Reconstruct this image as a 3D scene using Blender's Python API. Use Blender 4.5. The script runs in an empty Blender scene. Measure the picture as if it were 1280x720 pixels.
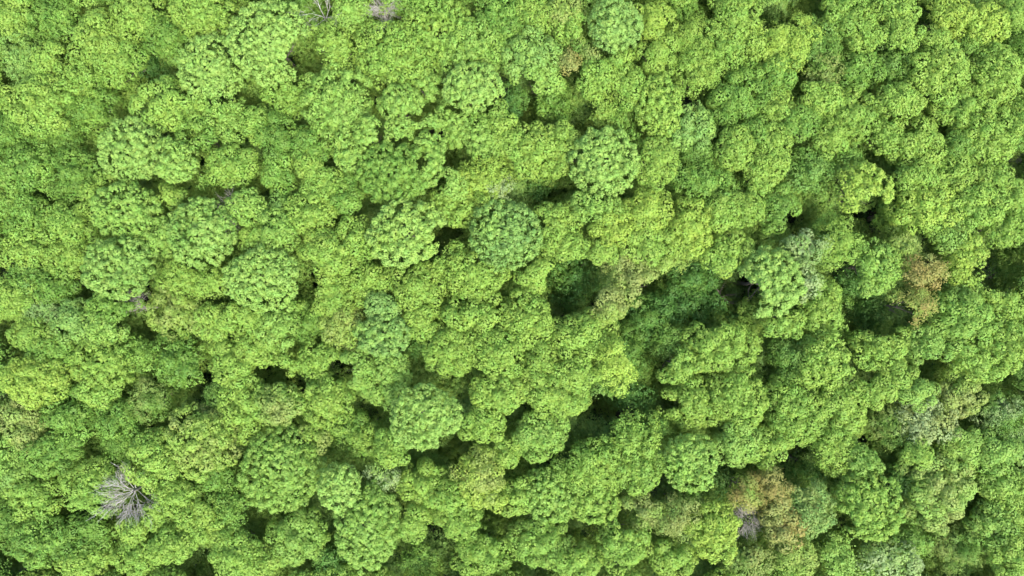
import bpy, math, random
import numpy as np

# ------------------------------------------------------------------ scene
scene = bpy.context.scene
COL = scene.collection
rng = np.random.default_rng(20240611)
random.seed(77)
CAM_Z = 120.0
F_PX = 1000.0            # focal length in photo pixels (1280 wide)


def world_at(px, py, z):
    """where a pixel of the photograph lies on the level z"""
    s = (CAM_Z - z) / F_PX
    return (px - 640.0) * s, (360.0 - py) * s


def ground_z(x, y):
    return (0.7 * np.sin(x * 0.045 + 0.6) * np.cos(y * 0.06 - 0.4)
            + 0.25 * np.sin(x * 0.21 + y * 0.17) + 0.15 * np.cos(x * 0.33 - y * 0.41))


def lin(c):
    c = np.asarray(c, dtype=float) / 255.0
    return np.where(c <= 0.04045, c / 12.92, ((c + 0.055) / 1.055) ** 2.4)


# ------------------------------------------------------------------ materials
def new_mat(name):
    m = bpy.data.materials.new(name)
    m.use_nodes = True
    m.node_tree.nodes.clear()
    return m, m.node_tree


def foliage_material(name, transl=0.37, rough=0.6, spec=0.18):
    m, t = new_mat(name)
    n, l = t.nodes, t.links
    out = n.new('ShaderNodeOutputMaterial')
    att = n.new('ShaderNodeAttribute'); att.attribute_name = 'leaf_tint'
    geo = n.new('ShaderNodeNewGeometry')
    tc = n.new('ShaderNodeTexCoord')
    noi = n.new('ShaderNodeTexNoise'); noi.inputs['Scale'].default_value = 1.3
    noi.inputs['Detail'].default_value = 3
    l.new(tc.outputs['Object'], noi.inputs['Vector'])
    # leaf veins / small mottling in the leaf spray itself
    vei = n.new('ShaderNodeTexNoise'); vei.inputs['Scale'].default_value = 14
    vei.inputs['Detail'].default_value = 2
    l.new(tc.outputs['Object'], vei.inputs['Vector'])
    hsv = n.new('ShaderNodeHueSaturation')
    r1 = n.new('ShaderNodeMapRange')
    r1.inputs['From Min'].default_value = 0.3; r1.inputs['From Max'].default_value = 0.7
    r1.inputs['To Min'].default_value = 0.485; r1.inputs['To Max'].default_value = 0.515
    l.new(noi.outputs['Fac'], r1.inputs['Value'])
    l.new(r1.outputs['Result'], hsv.inputs['Hue'])
    r2 = n.new('ShaderNodeMapRange')
    r2.inputs['From Min'].default_value = 0.3; r2.inputs['From Max'].default_value = 0.7
    r2.inputs['To Min'].default_value = 0.9; r2.inputs['To Max'].default_value = 1.1
    l.new(vei.outputs['Fac'], r2.inputs['Value'])
    l.new(r2.outputs['Result'], hsv.inputs['Value'])
    l.new(att.outputs['Color'], hsv.inputs['Color'])
    bs = n.new('ShaderNodeBsdfPrincipled')
    bs.inputs['Roughness'].default_value = rough
    bs.inputs['Specular IOR Level'].default_value = spec
    l.new(hsv.outputs['Color'], bs.inputs['Base Color'])
    tr = n.new('ShaderNodeBsdfTranslucent')
    tint = n.new('ShaderNodeMixRGB'); tint.blend_type = 'MULTIPLY'; tint.inputs['Fac'].default_value = 1
    tint.inputs['Color2'].default_value = (1.15, 1.2, 0.6, 1)
    l.new(hsv.outputs['Color'], tint.inputs['Color1'])
    l.new(tint.outputs['Color'], tr.inputs['Color'])
    mx = n.new('ShaderNodeMixShader'); mx.inputs['Fac'].default_value = transl
    l.new(bs.outputs['BSDF'], mx.inputs[1]); l.new(tr.outputs['BSDF'], mx.inputs[2])
    l.new(mx.outputs['Shader'], out.inputs['Surface'])
    return m


def noise_material(name, c1, c2, scale, rough=0.85, bump=0.3, stretch=(1, 1, 1)):
    m, t = new_mat(name)
    n, l = t.nodes, t.links
    out = n.new('ShaderNodeOutputMaterial')
    tc = n.new('ShaderNodeTexCoord')
    mp = n.new('ShaderNodeMapping'); mp.inputs['Scale'].default_value = stretch
    noi = n.new('ShaderNodeTexNoise'); noi.inputs['Scale'].default_value = scale
    noi.inputs['Detail'].default_value = 6
    ramp = n.new('ShaderNodeValToRGB')
    ramp.color_ramp.elements[0].position = 0.35; ramp.color_ramp.elements[0].color = (*c1, 1)
    ramp.color_ramp.elements[1].position = 0.68; ramp.color_ramp.elements[1].color = (*c2, 1)
    bs = n.new('ShaderNodeBsdfPrincipled'); bs.inputs['Roughness'].default_value = rough
    bmp = n.new('ShaderNodeBump'); bmp.inputs['Strength'].default_value = bump
    l.new(tc.outputs['Object'], mp.inputs['Vector']); l.new(mp.outputs['Vector'], noi.inputs['Vector'])
    l.new(noi.outputs['Fac'], ramp.inputs['Fac']); l.new(ramp.outputs['Color'], bs.inputs['Base Color'])
    l.new(noi.outputs['Fac'], bmp.inputs['Height']); l.new(bmp.outputs['Normal'], bs.inputs['Normal'])
    l.new(bs.outputs['BSDF'], out.inputs['Surface'])
    return m


LEAF = foliage_material('leaf_foliage')
BARK = noise_material('bark', (0.06, 0.05, 0.036), (0.13, 0.115, 0.085), 5, 0.9, 0.6, (1, 1, 0.2))
DEAD = noise_material('weathered_dead_wood', (0.17, 0.16, 0.14), (0.34, 0.33, 0.30), 3, 0.85, 0.4, (1, 1, 0.3))
TWIG = noise_material('grey_twigs', (0.17, 0.16, 0.13), (0.30, 0.285, 0.245), 4, 0.9, 0.2)
SOIL = noise_material('forest_floor', (0.010, 0.016, 0.006), (0.030, 0.036, 0.015), 1.7, 0.95, 0.8)


# ------------------------------------------------------------------ geometry helpers
def mesh_from(name, verts, faces, mat, tint=None, soft=None):
    """verts (n,3); faces (m,k) of equal size k"""
    me = bpy.data.meshes.new(name)
    nv, (nf, k) = len(verts), faces.shape
    me.vertices.add(nv); me.loops.add(nf * k); me.polygons.add(nf)
    me.vertices.foreach_set('co', np.ascontiguousarray(verts, dtype=np.float32).ravel())
    me.loops.foreach_set('vertex_index', np.ascontiguousarray(faces, dtype=np.int32).ravel())
    me.polygons.foreach_set('loop_start', np.arange(0, nf * k, k, dtype=np.int32))
    me.polygons.foreach_set('loop_total', np.full(nf, k, dtype=np.int32))
    if tint is not None:
        a = me.attributes.new('leaf_tint', 'FLOAT_COLOR', 'FACE')
        c = np.ones((nf, 4), dtype=np.float32); c[:, :3] = tint
        a.data.foreach_set('color', c.ravel())
    me.update(calc_edges=True)
    if soft is not None:                       # leaves of one tuft share its rounded shading
        me.shade_smooth()
        me.normals_split_custom_set_from_vertices(soft.astype(np.float32))
    me.materials.append(mat)
    return me


def unit(v):
    return v / np.maximum(np.linalg.norm(v, axis=-1, keepdims=True), 1e-9)


def leaf_cards(pos, nrm, size, aspect=0.62):
    """a folded rhombus (a spray of leaves) at every position"""
    n = len(pos)
    r = unit(rng.normal(size=(n, 3)))
    u = unit(np.cross(nrm, r)); v = np.cross(nrm, u)
    s = size[:, None]
    a = pos + u * s * 0.5
    c = pos - u * s * 0.5
    fold = nrm * s * 0.12
    b = pos + v * s * 0.5 * aspect - fold
    d = pos - v * s * 0.5 * aspect - fold
    verts = np.stack([a, b, c, d], 1).reshape(-1, 3)
    faces = np.arange(n * 4).reshape(n, 4)
    return verts, faces


def field(p, seed, freq):
    """cheap smooth 3D pattern in about -1..1"""
    g = np.random.default_rng(seed)
    out = np.zeros(len(p))
    for k in range(5):
        d = unit(g.normal(size=3)) * freq * g.uniform(0.6, 1.6)
        out += np.sin(p @ d + g.uniform(0, 6.28))
    return out / 3.0


PAL = {
    'Y': (168, 206, 88), 'V': (181, 215, 88), 'G': (128, 174, 72), 'L': (165, 208, 96),
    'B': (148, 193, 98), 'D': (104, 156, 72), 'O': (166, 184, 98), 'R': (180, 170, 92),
    'P': (178, 204, 136), 'M': (154, 199, 85), 'W': (172, 214, 104),
}
ACC = {'W': 'L', 'Y': 'M', 'V': 'Y', 'G': 'M', 'L': 'M', 'B': 'L', 'D': 'G', 'O': 'R', 'R': 'O', 'P': 'O', 'M': 'Y'}
ALB = 0.42

# texture styles: lobe radius (m), lobes spacing, puff radius, leaf size, fuzz, dome flatness
STY = {
    'R': dict(lobe=0.44, puff=0.16, leaf=0.20, fuzz=0.12, flat=0.66, irr=0.05, bulge=0.70, space=3.4, out=0.66, jit=0.32, soft=0.45),   # tight rosette crown
    'L': dict(lobe=0.72, puff=0.15, leaf=0.185, fuzz=0.05, flat=0.80, irr=0.16, bulge=0.62, space=3.1, out=0.88, jit=0.15, soft=0.85),   # lumpy, cauliflower-like
    'S': dict(lobe=0.95, puff=0.34, leaf=0.21, fuzz=0.34, flat=0.78, irr=0.15, bulge=0.55, space=2.7, out=0.70, jit=0.30, soft=0.70),   # soft, feathery
}


def hemi_points(n, zmin, seed):
    """n jittered, evenly spread directions with z >= zmin"""
    g = np.random.default_rng(seed)
    i = np.arange(n) + 0.5
    z = 1 - i / n * (1 - zmin)
    ph = i * 2.399963 + g.uniform(0, 6.28)
    z = np.clip(z + g.normal(0, 0.35 * (1 - zmin) / max(n, 1) ** 0.5, n), zmin, 1)
    ph = ph + g.normal(0, 0.9 / max(n, 1) ** 0.5, n)
    r = np.sqrt(np.maximum(0, 1 - z * z))
    return np.stack([r * np.cos(ph), r * np.sin(ph), z], 1)


def crown_geometry(rx, ry, rot, sty, colour, seed, top, dens=1.0, thin=0.0, gaps=()):
    """foliage of one crown; origin at the trunk foot, crown top at z = top"""
    S = STY[sty]
    g = np.random.default_rng(seed)
    R = math.sqrt(rx * ry)
    hz = R * S['flat'] + 0.35                      # half height of the dome
    zc = top - hz
    k1, k2, k3 = g.uniform(0, 6.28, 3)

    def outline(th):
        return 1 + S['irr'] * (0.6 * np.sin(2 * th + k1) + 0.55 * np.sin(3 * th + k2) + 0.45 * np.sin(5 * th + k3))

    def to_world(d, rad):
        th = np.arctan2(d[:, 1], d[:, 0])
        o = outline(th) * rad
        if sty == 'R':                             # flatter top, steeper sides
            o = o * np.hypot(d[:, 0], d[:, 1]).clip(0.02, 1) ** -0.25
        x = d[:, 0] * rx * o; y = d[:, 1] * ry * o
        c, s = math.cos(rot), math.sin(rot)
        return np.stack([x * c - y * s, x * s + y * c, zc + d[:, 2] * hz * rad], 1)

    lobe = S['lobe'] * min(1.0, 0.55 + R / 6.5) * (g.uniform(0.78, 1.32) if sty != 'R' else g.uniform(0.9, 1.2))
    grain = g.uniform(0.82, 1.25)
    area = 2 * math.pi * R * R * 1.1
    n1 = max(5, int(area / (lobe * lobe * S['space'])))
    d1 = hemi_points(n1, -0.25, seed + 1)
    inset = 1 - lobe * 0.75 / R
    p1 = to_world(d1, (inset * (1 + g.normal(0, 0.05, n1)))[:, None][:, 0])
    p1[:, 2] += g.normal(0, 0.18 * lobe, n1) * S['bulge'] * 2.2
    l1 = lobe * g.uniform(0.7, 1.25, n1)
    for (gx, gy, ga, gb) in gaps:              # branches broken away or stunted towards an opening
        ins = ((p1[:, 0] - gx) / (ga + 0.35 * lobe)) ** 2 + ((p1[:, 1] - gy) / (gb + 0.35 * lobe)) ** 2 < 1
        if ins.all():
            ins[np.argmax(np.hypot(p1[:, 0] - gx, p1[:, 1] - gy))] = False
        p1, l1, d1 = p1[~ins], l1[~ins], d1[~ins]
    n1 = len(p1)
    # second level: puffs on every lobe
    n2 = max(5, int(1.35 * (lobe / S['puff']) ** 2))
    P, N, PR, LI = [], [], [], []
    for i in range(n1):
        m = max(4, int(n2 * (l1[i] / lobe) ** 2))
        d2 = hemi_points(m, -0.15, seed * 7 + i)
        ax = unit(d1[i] * np.array([1, 1, 0.8]) + np.array([0, 0, 0.45]))
        t = unit(np.cross(ax, [0.3, 0.7, 0.1])); b = np.cross(ax, t)
        dd = d2[:, :1] * t + d2[:, 1:2] * b + d2[:, 2:] * ax
        P.append(p1[i] + dd * (l1[i] * S['out']) * np.array([1, 1, 0.5 + S['bulge']]))
        N.append(dd); PR.append(np.full(m, S['puff']) * g.uniform(0.7, 1.25, m)); LI.append(np.full(m, i))
    P = np.concatenate(P); N = np.concatenate(N); PR = np.concatenate(PR); LI = np.concatenate(LI)
    keep = g.uniform(size=len(P)) > (0.10 + thin)
    P, N, PR, LI = P[keep], N[keep], PR[keep], LI[keep]
    # leaves on the puffs
    per = max(4, int(round(12 * dens / grain ** 1.5 * (S['puff'] / 0.25) ** 1.2)))
    idx = np.repeat(np.arange(len(P)), per)
    d = unit(g.normal(size=(len(idx), 3)) + N[idx] * 0.7 + np.array([0, 0, 0.55]))
    rad = PR[idx] * (1 + np.abs(g.normal(0, S['fuzz'] * 2, len(idx))) * np.where(g.uniform(size=len(idx)) < 0.5, 1, -0.6))
    pos = P[idx] + d * rad[:, None]
    nr = unit(d * (1 - S['soft']) + N[idx] * S['soft'] + np.array([0, 0, 0.5]) + g.normal(0, S['jit'], (len(idx), 3)))
    sm = unit(d * 0.45 + N[idx] * 0.75 + nr * 0.35 + np.array([0, 0, 0.25]))
    sz = grain * S['leaf'] * g.uniform(0.65, 1.3, len(idx))
    LIx = LI[idx]
    # inner foliage so that one does not look through the crown
    ni = int(area * 8 * (1 - thin))
    di = hemi_points(ni, -0.3, seed + 5)
    pi_ = to_world(di, np.clip(inset * g.uniform(0.45, 0.76, ni), 0.1, 1))
    pi_ += g.normal(0, 0.15, pi_.shape)
    for (gx, gy, ga, gb) in gaps:
        ins = ((pi_[:, 0] - gx) / (ga + 0.5)) ** 2 + ((pi_[:, 1] - gy) / (gb + 0.5)) ** 2 < 1
        pi_, di = pi_[~ins], di[~ins]
    ni = len(pi_)
    nri = unit(di + g.normal(0, 0.5, di.shape) + np.array([0, 0, 0.6]))
    sm = np.concatenate([sm, nri])
    pos = np.concatenate([pos, pi_]); nr = np.concatenate([nr, nri])
    sz = np.concatenate([sz, g.uniform(0.45, 0.8, ni)])
    lob = np.concatenate([LIx, g.integers(0, n1, ni)])
    verts, faces = leaf_cards(pos, nr, sz)
    # colour: the tree's own green, sprays of its accent colour, leaf to leaf variation
    base = lin(PAL[colour[0]]); acc = lin(PAL[colour[1] if len(colour) > 1 else ACC[colour[0]]])
    lobt = g.normal(0, 1, n1)[lob]
    f = field(pos, seed + 9, 1.3)
    w = np.clip(0.32 + 0.42 * f + 0.16 * lobt + g.normal(0, 0.12, len(pos)), 0, 1)[:, None]
    val = (1 + 0.035 * g.normal(size=len(pos)) + 0.05 * lobt)[:, None]
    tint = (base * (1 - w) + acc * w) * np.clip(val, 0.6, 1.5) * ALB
    return verts, faces, tint, np.repeat(sm, 4, axis=0)


def tube(p0, p1, r0, r1, k=6):
    ax = unit(np.array(p1) - np.array(p0))
    t = unit(np.cross(ax, [0.12, 0.93, 0.34])); b = np.cross(ax, t)
    a = np.arange(k) * 2 * math.pi / k
    ring = np.cos(a)[:, None] * t + np.sin(a)[:, None] * b
    v = np.concatenate([np.array(p0) + ring * r0, np.array(p1) + ring * r1])
    f = np.array([[i, (i + 1) % k, k + (i + 1) % k, k + i] for i in range(k)])
    return v, f


def merge(parts):
    V, F, o = [], [], 0
    for v, f in parts:
        V.append(v); F.append(f + o); o += len(v)
    return np.concatenate(V), np.concatenate(F)


def limb(parts, p, d, length, r, depth, g, spread=0.5, up=0.12, k=5, minr=0.012):
    """a crooked branch that forks"""
    n = 4
    for i in range(n):
        q = p + d * length / n
        r2 = max(minr, r * (0.86 if depth else 0.75))
        parts.append(tube(p, q, r, r2, k))
        p, r = q, r2
        d = unit(d + g.normal(0, 0.17, 3) + np.array([0, 0, up]))
        if depth and (i > 0 or g.uniform() < 0.5):
            e = unit(d + g.normal(0, spread, 3))
            limb(parts, p, e, length * g.uniform(0.5, 0.8), r * 0.6, depth - 1, g, spread, up, k, minr)
    if depth:
        limb(parts, p, unit(d + g.normal(0, spread * 0.5, 3)), length * 0.75, r * 0.8, depth - 1, g, spread, up, k, minr)


def trunk_mesh(seed):
    """trunk 1 m tall unit: scaled per tree; limbs start at 55 %"""
    g = np.random.default_rng(seed)
    parts = []
    H = 18.0
    pts = [np.array([0, 0, -0.4])]
    for i in range(6):
        pts.append(np.array([g.normal(0, 0.12) * i * .4, g.normal(0, 0.12) * i * .4, H * 0.86 * (i + 1) / 6]))
    rr = [0.42, 0.30, 0.26, 0.22, 0.17, 0.11, 0.05]
    for i in range(6):
        parts.append(tube(pts[i], pts[i + 1], rr[i], rr[i + 1], 8))
    for i in range(6):
        a = i * 2.4 + g.uniform(0, 1)
        z = H * (0.5 + 0.05 * i)
        d = unit(np.array([math.cos(a), math.sin(a), 0.95]))
        base = pts[3] * (1 - (z / H / 0.86 - 0.5) * 2) + pts[6] * ((z / H / 0.86 - 0.5) * 2)
        base[2] = z
        limb(parts, base, d, 2.3, 0.10, 1, g, 0.4, 0.12, 5)
    v, f = merge(parts)
    return v / np.array([1, 1, H]), f


def link(name, me, parent=None):
    o = bpy.data.objects.new(name, me)
    COL.objects.link(o)
    if parent is not None:
        o.parent = parent
    return o


def thing(name, loc, label, cat, group=None):
    o = bpy.data.objects.new(name, None)
    o.empty_display_size = 0.5
    COL.objects.link(o)
    o.location = loc
    o['label'] = label; o['category'] = cat
    if group:
        o['group'] = group
    return o


TRUNKS = []
for i in range(5):
    v, f = trunk_mesh(900 + i)
    TRUNKS.append(mesh_from('trunk', v, f, BARK))

TREE_ROWS = '''
20 66 24 40 S B 0
8 15 24 24 L Y 0
60 20 30 28 S G 0
55 72 18 20 L Y 0
115 45 27 38 L Y 1
165 15 30 26 L Y 1
203 43 30 30 S G 0
247 12 38 28 L Y 1
142 72 28 28 L M 0
92 95 26 26 L M 0
180 78 20 16 S D -6
258 80 40 38 R WL 2.2
330 46 50 48 R WL 3.0
42 126 40 38 L Y 1
4 165 22 26 S G 0
105 132 32 34 S G 0
205 128 43 33 L M 1
62 168 36 32 S G 0
157 184 39 37 R WL 2.2
213 199 27 27 R L 1.5
243 122 19 30 L L 0
275 130 28 42 L L 0
285 205 30 26 L M 0
242 166 22 20 L G 0
20 208 34 32 L G 0
85 217 34 32 S G 0
250 212 20 18 S G -1.5
318 152 20 24 L M 0
120 245 30 24 L Y 0
368 12 36 26 S G -1.5
437 12 24 20 L L 0
413 55 32 34 S YM 1
490 65 50 42 L M 0.5
545 34 48 42 R M 0
627 20 34 30 L G 0
590 56 40 33 L L 0
640 50 24 26 S B -1
417 128 44 48 L L 1
460 166 19 23 R L 0.5
435 194 18 18 R L 0.5
355 110 34 28 L M 0
500 128 28 24 R L 1.5
525 107 30 19 R L 0
497 165 20 17 R L 0.5
530 158 21 18 R L 0.5
535 196 23 36 R L 1.4
590 105 38 28 R WL 2.2
567 150 24 32 R L 0
602 172 21 32 R L 0
612 138 20 18 L L -0.5
490 214 45 38 R MG 1.8
630 165 22 28 L Y 0
345 170 26 32 S G 0
385 183 25 24 L G 0
384 208 18 14 L Y 0
403 230 28 20 L M 0.3
345 215 22 24 L G -0.5
438 226 18 18 L G -0.5
602 224 38 28 S V 0.5
565 232 18 20 L L 0
640 124 18 24 S D -4
665 14 28 24 L Y 0
706 12 22 20 L OY 0
665 65 34 30 L LB 0
672 96 30 18 L L -1
770 28 33 31 R WB 2.2
716 32 24 22 L M 0
736 56 18 18 S GO 0.3
712 76 12 14 S OR 0.3
815 24 30 24 L V 0.5
858 10 24 20 S G -2
825 62 26 25 L Y 0.5
770 74 22 22 L M 0
870 46 34 30 S Y 0
925 20 27 32 L Y 0.5
905 56 26 26 L M 0
750 97 26 22 L M 0
790 105 22 27 L Y 0
825 130 29 37 R Y 1.8
877 82 30 32 S Y 0.3
690 122 23 24 S G -3
723 128 16 20 S B -7
753 136 18 20 S Y -2
778 142 17 18 S G -2.5
860 160 40 28 L BL 0
925 120 36 36 L GM 0.3
945 55 19 18 L Y 0
940 82 20 16 S G -1.5
948 165 20 20 L G 0
665 186 44 30 L Y 0.7
702 168 20 18 L Y 0.3
758 200 42 43 R WL 3.0
713 194 22 24 L Y 0.5
822 202 24 32 L Y 0.5
805 165 20 18 S G -2
885 226 40 26 S G 0
922 185 24 24 L Y 0.3
872 190 26 13 S G -1
953 218 20 26 L Y 0
667 232 24 14 S D -6
625 236 17 12 S P -0.5
968 10 22 18 S D -8
985 46 38 37 S V 0.7
1070 18 37 27 L M 0
1030 55 28 30 S GB -0.8
1125 14 28 20 L Y 0
1132 42 26 17 L Y 0.5
1085 43 20 18 L Y 0.2
1195 15 28 24 L V 0.5
1235 26 32 24 L V 0.7
1272 14 18 20 L Y 0
1272 46 20 22 S G -1
1035 88 24 22 S OG -1
1078 86 27 28 L G -0.5
1125 76 25 33 L GB -1
1182 86 38 34 L Y 0.7
1174 48 18 15 L Y 0
1215 54 18 14 S G -1.5
1252 90 32 38 L Y 0.5
975 92 25 28 L G 0
1030 120 28 17 L Y 0.3
1070 142 38 34 L M 0.2
976 136 22 22 L Y 0
1003 152 22 22 L G 0
1130 124 28 19 L Y 0.5
1042 172 24 20 L Y 0
1152 176 35 32 L Y 0.7
1110 168 18 24 L M 0
1210 130 34 26 L M 0
1246 165 36 40 L Y 0.7
1274 130 18 20 L Y 0
1016 212 34 26 S GB -0.7
1086 236 33 34 R V 2.2
1060 198 20 18 S G -0.5
1150 220 26 22 L M 0
1197 214 30 28 L Y 0
1245 226 30 24 L Y 0
1274 245 20 20 L Y 0
970 176 22 20 L Y 0
968 202 22 18 L Y 0
1203 180 20 18 L G -0.5
20 264 32 30 L G 0
76 282 32 30 L M 0.2
150 262 42 36 R L 1.4
203 248 22 16 L Y 0
245 290 41 42 R WG 2.2
196 296 22 24 L L 0
140 334 44 38 R WG 2.6
25 312 30 26 L Y 0
77 322 28 22 L Y 0
32 346 22 20 S GB -0.7
62 357 26 22 L G 0
48 386 24 20 S BP -0.4
14 372 24 26 L Y 0
88 403 28 28 L BL 0.2
136 381 34 20 L G 0
120 412 26 24 L L 0
36 418 28 22 L Y 0
225 345 28 24 S Y 0
262 352 20 20 S Y -0.3
215 388 37 34 L YO 0
167 440 22 26 S G -0.8
120 456 36 34 R Y 0.7
62 440 30 24 L G 0
34 478 38 31 L V 0.7
213 452 35 32 S G 0
322 348 46 37 R WL 2.6
266 402 28 22 L Y 0
305 396 36 20 L Y 0.3
288 450 36 36 L Y 0.3
304 258 24 20 L L 0
318 298 20 18 L M 0
345 258 22 18 S GB -1
345 288 22 26 L L 0
386 266 32 28 L Y 0.3
430 250 20 16 L G 0
408 318 36 34 L Y 0.3
442 298 26 28 L M 0
505 290 48 39 R WY 3.2
562 256 34 27 L Y 0
607 250 20 20 L Y 0
632 292 44 42 R BL 1.6
570 312 18 11 S M -1
410 368 36 30 L Y 0.3
462 350 28 20 L Y 0
522 362 32 34 L Y 0.3
548 334 18 14 L Y -0.3
590 342 38 28 L Y 0.2
475 384 20 16 L B -0.3
478 420 35 26 R BL 1.2
428 410 26 28 L YO 0
340 402 30 34 L L 0
385 404 24 28 S G -1
590 400 48 36 L Y 0.5
525 402 18 26 L Y 0
560 440 32 28 L Y 0
622 444 32 30 L Y 0.2
397 452 30 22 L M 0
356 455 18 13 L Y -0.3
442 462 26 22 L L 0
485 462 26 20 L L 0
322 432 24 24 L Y 0
522 434 14 12 S D -5
695 282 31 31 L Y 0.5
708 308 27 17 L Y 0.2
750 258 36 20 L LM 0.5
770 284 30 28 L V 0.5
755 316 18 14 L Y 0
812 262 26 30 L V 0.5
810 306 34 24 L Y 0.3
866 284 28 36 L V 1
905 264 24 24 L Y 0.3
935 262 20 24 L Y 0
915 314 34 26 L Y 0
670 334 22 36 L Y 0.3
785 330 30 22 S OG -0.3
832 328 36 16 S YO -0.2
803 356 30 22 L OY -0.3
762 384 22 28 L OY 0.2
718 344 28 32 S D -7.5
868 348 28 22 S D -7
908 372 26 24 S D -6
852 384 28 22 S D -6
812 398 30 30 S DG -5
790 442 22 34 S GD -5.5
836 424 20 20 S GB -4
660 402 32 34 L Y 0.4
725 424 38 30 L Y 0.5
775 452 32 34 S V 0.7
676 456 24 26 L Y 0
715 470 34 20 L Y 0
850 458 24 22 L M -0.5
905 434 44 36 L Y 0.7
968 353 41 41 R WL 2.6
978 262 22 28 L G 0
1033 282 15 20 S GM -2
1008 312 32 22 L PG 0
1056 302 26 36 S YM 0
1110 262 14 24 S G -5
1166 258 42 36 L VM 0.5
1230 256 34 28 L M 0
1264 284 26 24 L M 0
1098 334 34 32 L ML 1.6
1132 312 18 20 L YO 0
1214 324 24 34 L V 0.3
1196 294 26 22 L LG 0
1206 364 22 14 S LG -2
1262 338 16 8 S G -6
1262 372 30 34 L Y 0.5
1214 404 42 40 L ML 0.3
1266 432 28 32 L Y 0.2
1012 354 20 20 L PL 0
1030 386 26 38 L M 0.2
1065 402 16 28 S G -3
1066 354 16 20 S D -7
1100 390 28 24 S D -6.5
982 402 28 20 L M 0
1108 434 34 27 L Y 0
1164 432 30 24 L LG -0.3
990 446 24 24 S GB -0.8
1036 452 28 36 L Y 0.3
1122 470 28 22 L Y 0
1228 455 36 26 L Y 0
20 532 26 36 L OL 0
76 524 38 34 S G 0
120 488 26 20 L Y 0
142 524 30 28 S G 0
182 502 28 26 S GO -0.4
56 570 36 26 L G 0
148 556 28 18 S G -0.6
188 580 36 37 L Y 0.7
243 556 40 42 L YO 0.8
106 612 33 34 L M 0.3
15 595 22 24 L LB 0
35 625 32 28 L M 0
270 512 18 36 S GB -3
264 600 26 24 L G -0.5
215 624 26 22 L Y 0
252 652 36 30 L Y 0.3
192 646 17 17 L M -0.3
208 686 32 22 L M 0
165 664 20 14 L Y 0
105 668 36 22 S G -0.3
42 680 44 32 L G 0
165 698 30 22 L M 0
98 706 30 20 L Y 0
286 640 18 32 S G -0.5
290 696 32 26 L M 0
300 512 34 38 L Y 0.2
345 508 30 26 L MO 0
405 505 30 36 L Y 0.3
490 494 42 18 L LM 0
530 525 42 39 R WL 3.6
345 592 50 52 R LM 1.4
386 556 22 26 L YO 0.1
422 611 26 29 R WL 2.6
445 548 32 30 S GY -0.8
488 562 22 22 L M -0.2
476 604 22 22 S PL -0.8
528 606 34 24 L YM 0
560 624 26 20 L M 0
455 664 40 52 R LM 1.5
368 678 36 34 L L 0
600 602 31 36 L VO 0.5
600 532 32 20 L M -0.2
622 494 36 24 L Y 0.2
512 656 24 22 L M -0.2
574 654 28 22 L M 0
604 696 36 30 L M 0
524 702 24 16 S G -2
634 566 18 20 L M -0.5
322 706 26 20 L Y 0
412 706 22 18 S GD -3
692 494 44 26 L Y 0.4
676 546 36 28 L L -0.2
756 498 18 26 S GB -2
792 552 34 30 S MY 0.3
744 590 42 36 S M 0.2
822 546 22 26 S G -0.5
802 590 30 26 L M 0
866 582 33 36 R L 1.5
926 556 30 28 L L 0
872 506 38 32 L Y 0.3
928 500 36 34 L Y 0.4
690 622 36 34 R LM 0.3
745 632 32 24 R Y 0.7
648 622 18 26 L Y 0
804 640 26 24 L OM -0.4
850 646 34 30 S OG -0.2
782 682 32 32 L M 0.2
678 682 38 30 L ML 0
722 706 34 18 L M 0
896 668 32 34 L V 0.5
842 702 34 20 L Y 0
932 616 22 26 S RM 0
972 612 22 32 S RO 0.2
984 660 26 34 L OR 0
940 702 32 20 S OG -0.5
902 606 22 16 S DB -7
1000 516 40 44 L M 0.7
968 566 24 28 L Y 0.2
1062 508 28 38 L YL 0
1046 560 28 34 S Y 0
1084 582 20 21 L LG -0.3
1096 636 43 42 R M 2.4
1016 640 28 38 L BO 0
1026 592 26 22 S D -5.5
1120 532 28 26 S GO -0.6
1166 528 36 32 L PO 0.2
1150 568 20 16 L M 0
1182 614 48 48 L LO 0.3
1212 560 28 26 L LY 0
1130 602 18 20 S D -4
1252 566 28 26 L LG 0
1264 612 30 26 L LY 0
1260 520 32 26 S GP 0
1206 498 28 22 L OY 0
1252 660 30 32 L LG 0
1204 690 40 30 S GO -0.3
1050 700 20 30 S L -0.5
1116 704 44 22 L PL 0
1144 680 24 18 S G -1.5
1000 702 26 20 L YO -0.3
1100 490 28 16 L Y 0
1150 492 26 18 L L -0.4
1272 700 24 26 L Y 0
1160 340 25 22 S RO 1.4
1146 384 27 24 S RM 1.0
788 494 26 15 S D -6
'''
GAP_ROWS = '''
718 357 31 34
385 74 20 20
192 80 20 13
655 120 15 27
688 232 32 15
735 132 9 9
1085 275 22 26
1006 276 22 12
1252 340 30 22
1273 205 10 20
385 357 12 28
560 293 15 10
335 467 20 9
425 465 16 11
250 450 9 22
167 405 9 17
563 557 13 22
618 655 14 20
543 682 13 18
728 672 17 12
822 506 32 9
752 512 16 12
872 372 74 36
1130 618 12 26
1172 455 15 8
1100 396 32 22
1064 352 9 26
1000 585 30 24
968 15 18 20
905 600 18 15
823 620 9 7
783 648 9 14
815 420 36 42
1052 655 9 18
1116 590 7 8
466 105 4 12
467 130 4 12
479 163 4 14
500 179 14 3
521 147 10 3
545 166 8 3
558 200 3 13
553 228 3 9
528 206 3 11
230 116 3 10
246 169 6 6
303 125 3 13
321 104 5 10
405 172 6 6
'''
N_SINGLE = 294
EXPOSURE = 2.2


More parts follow.
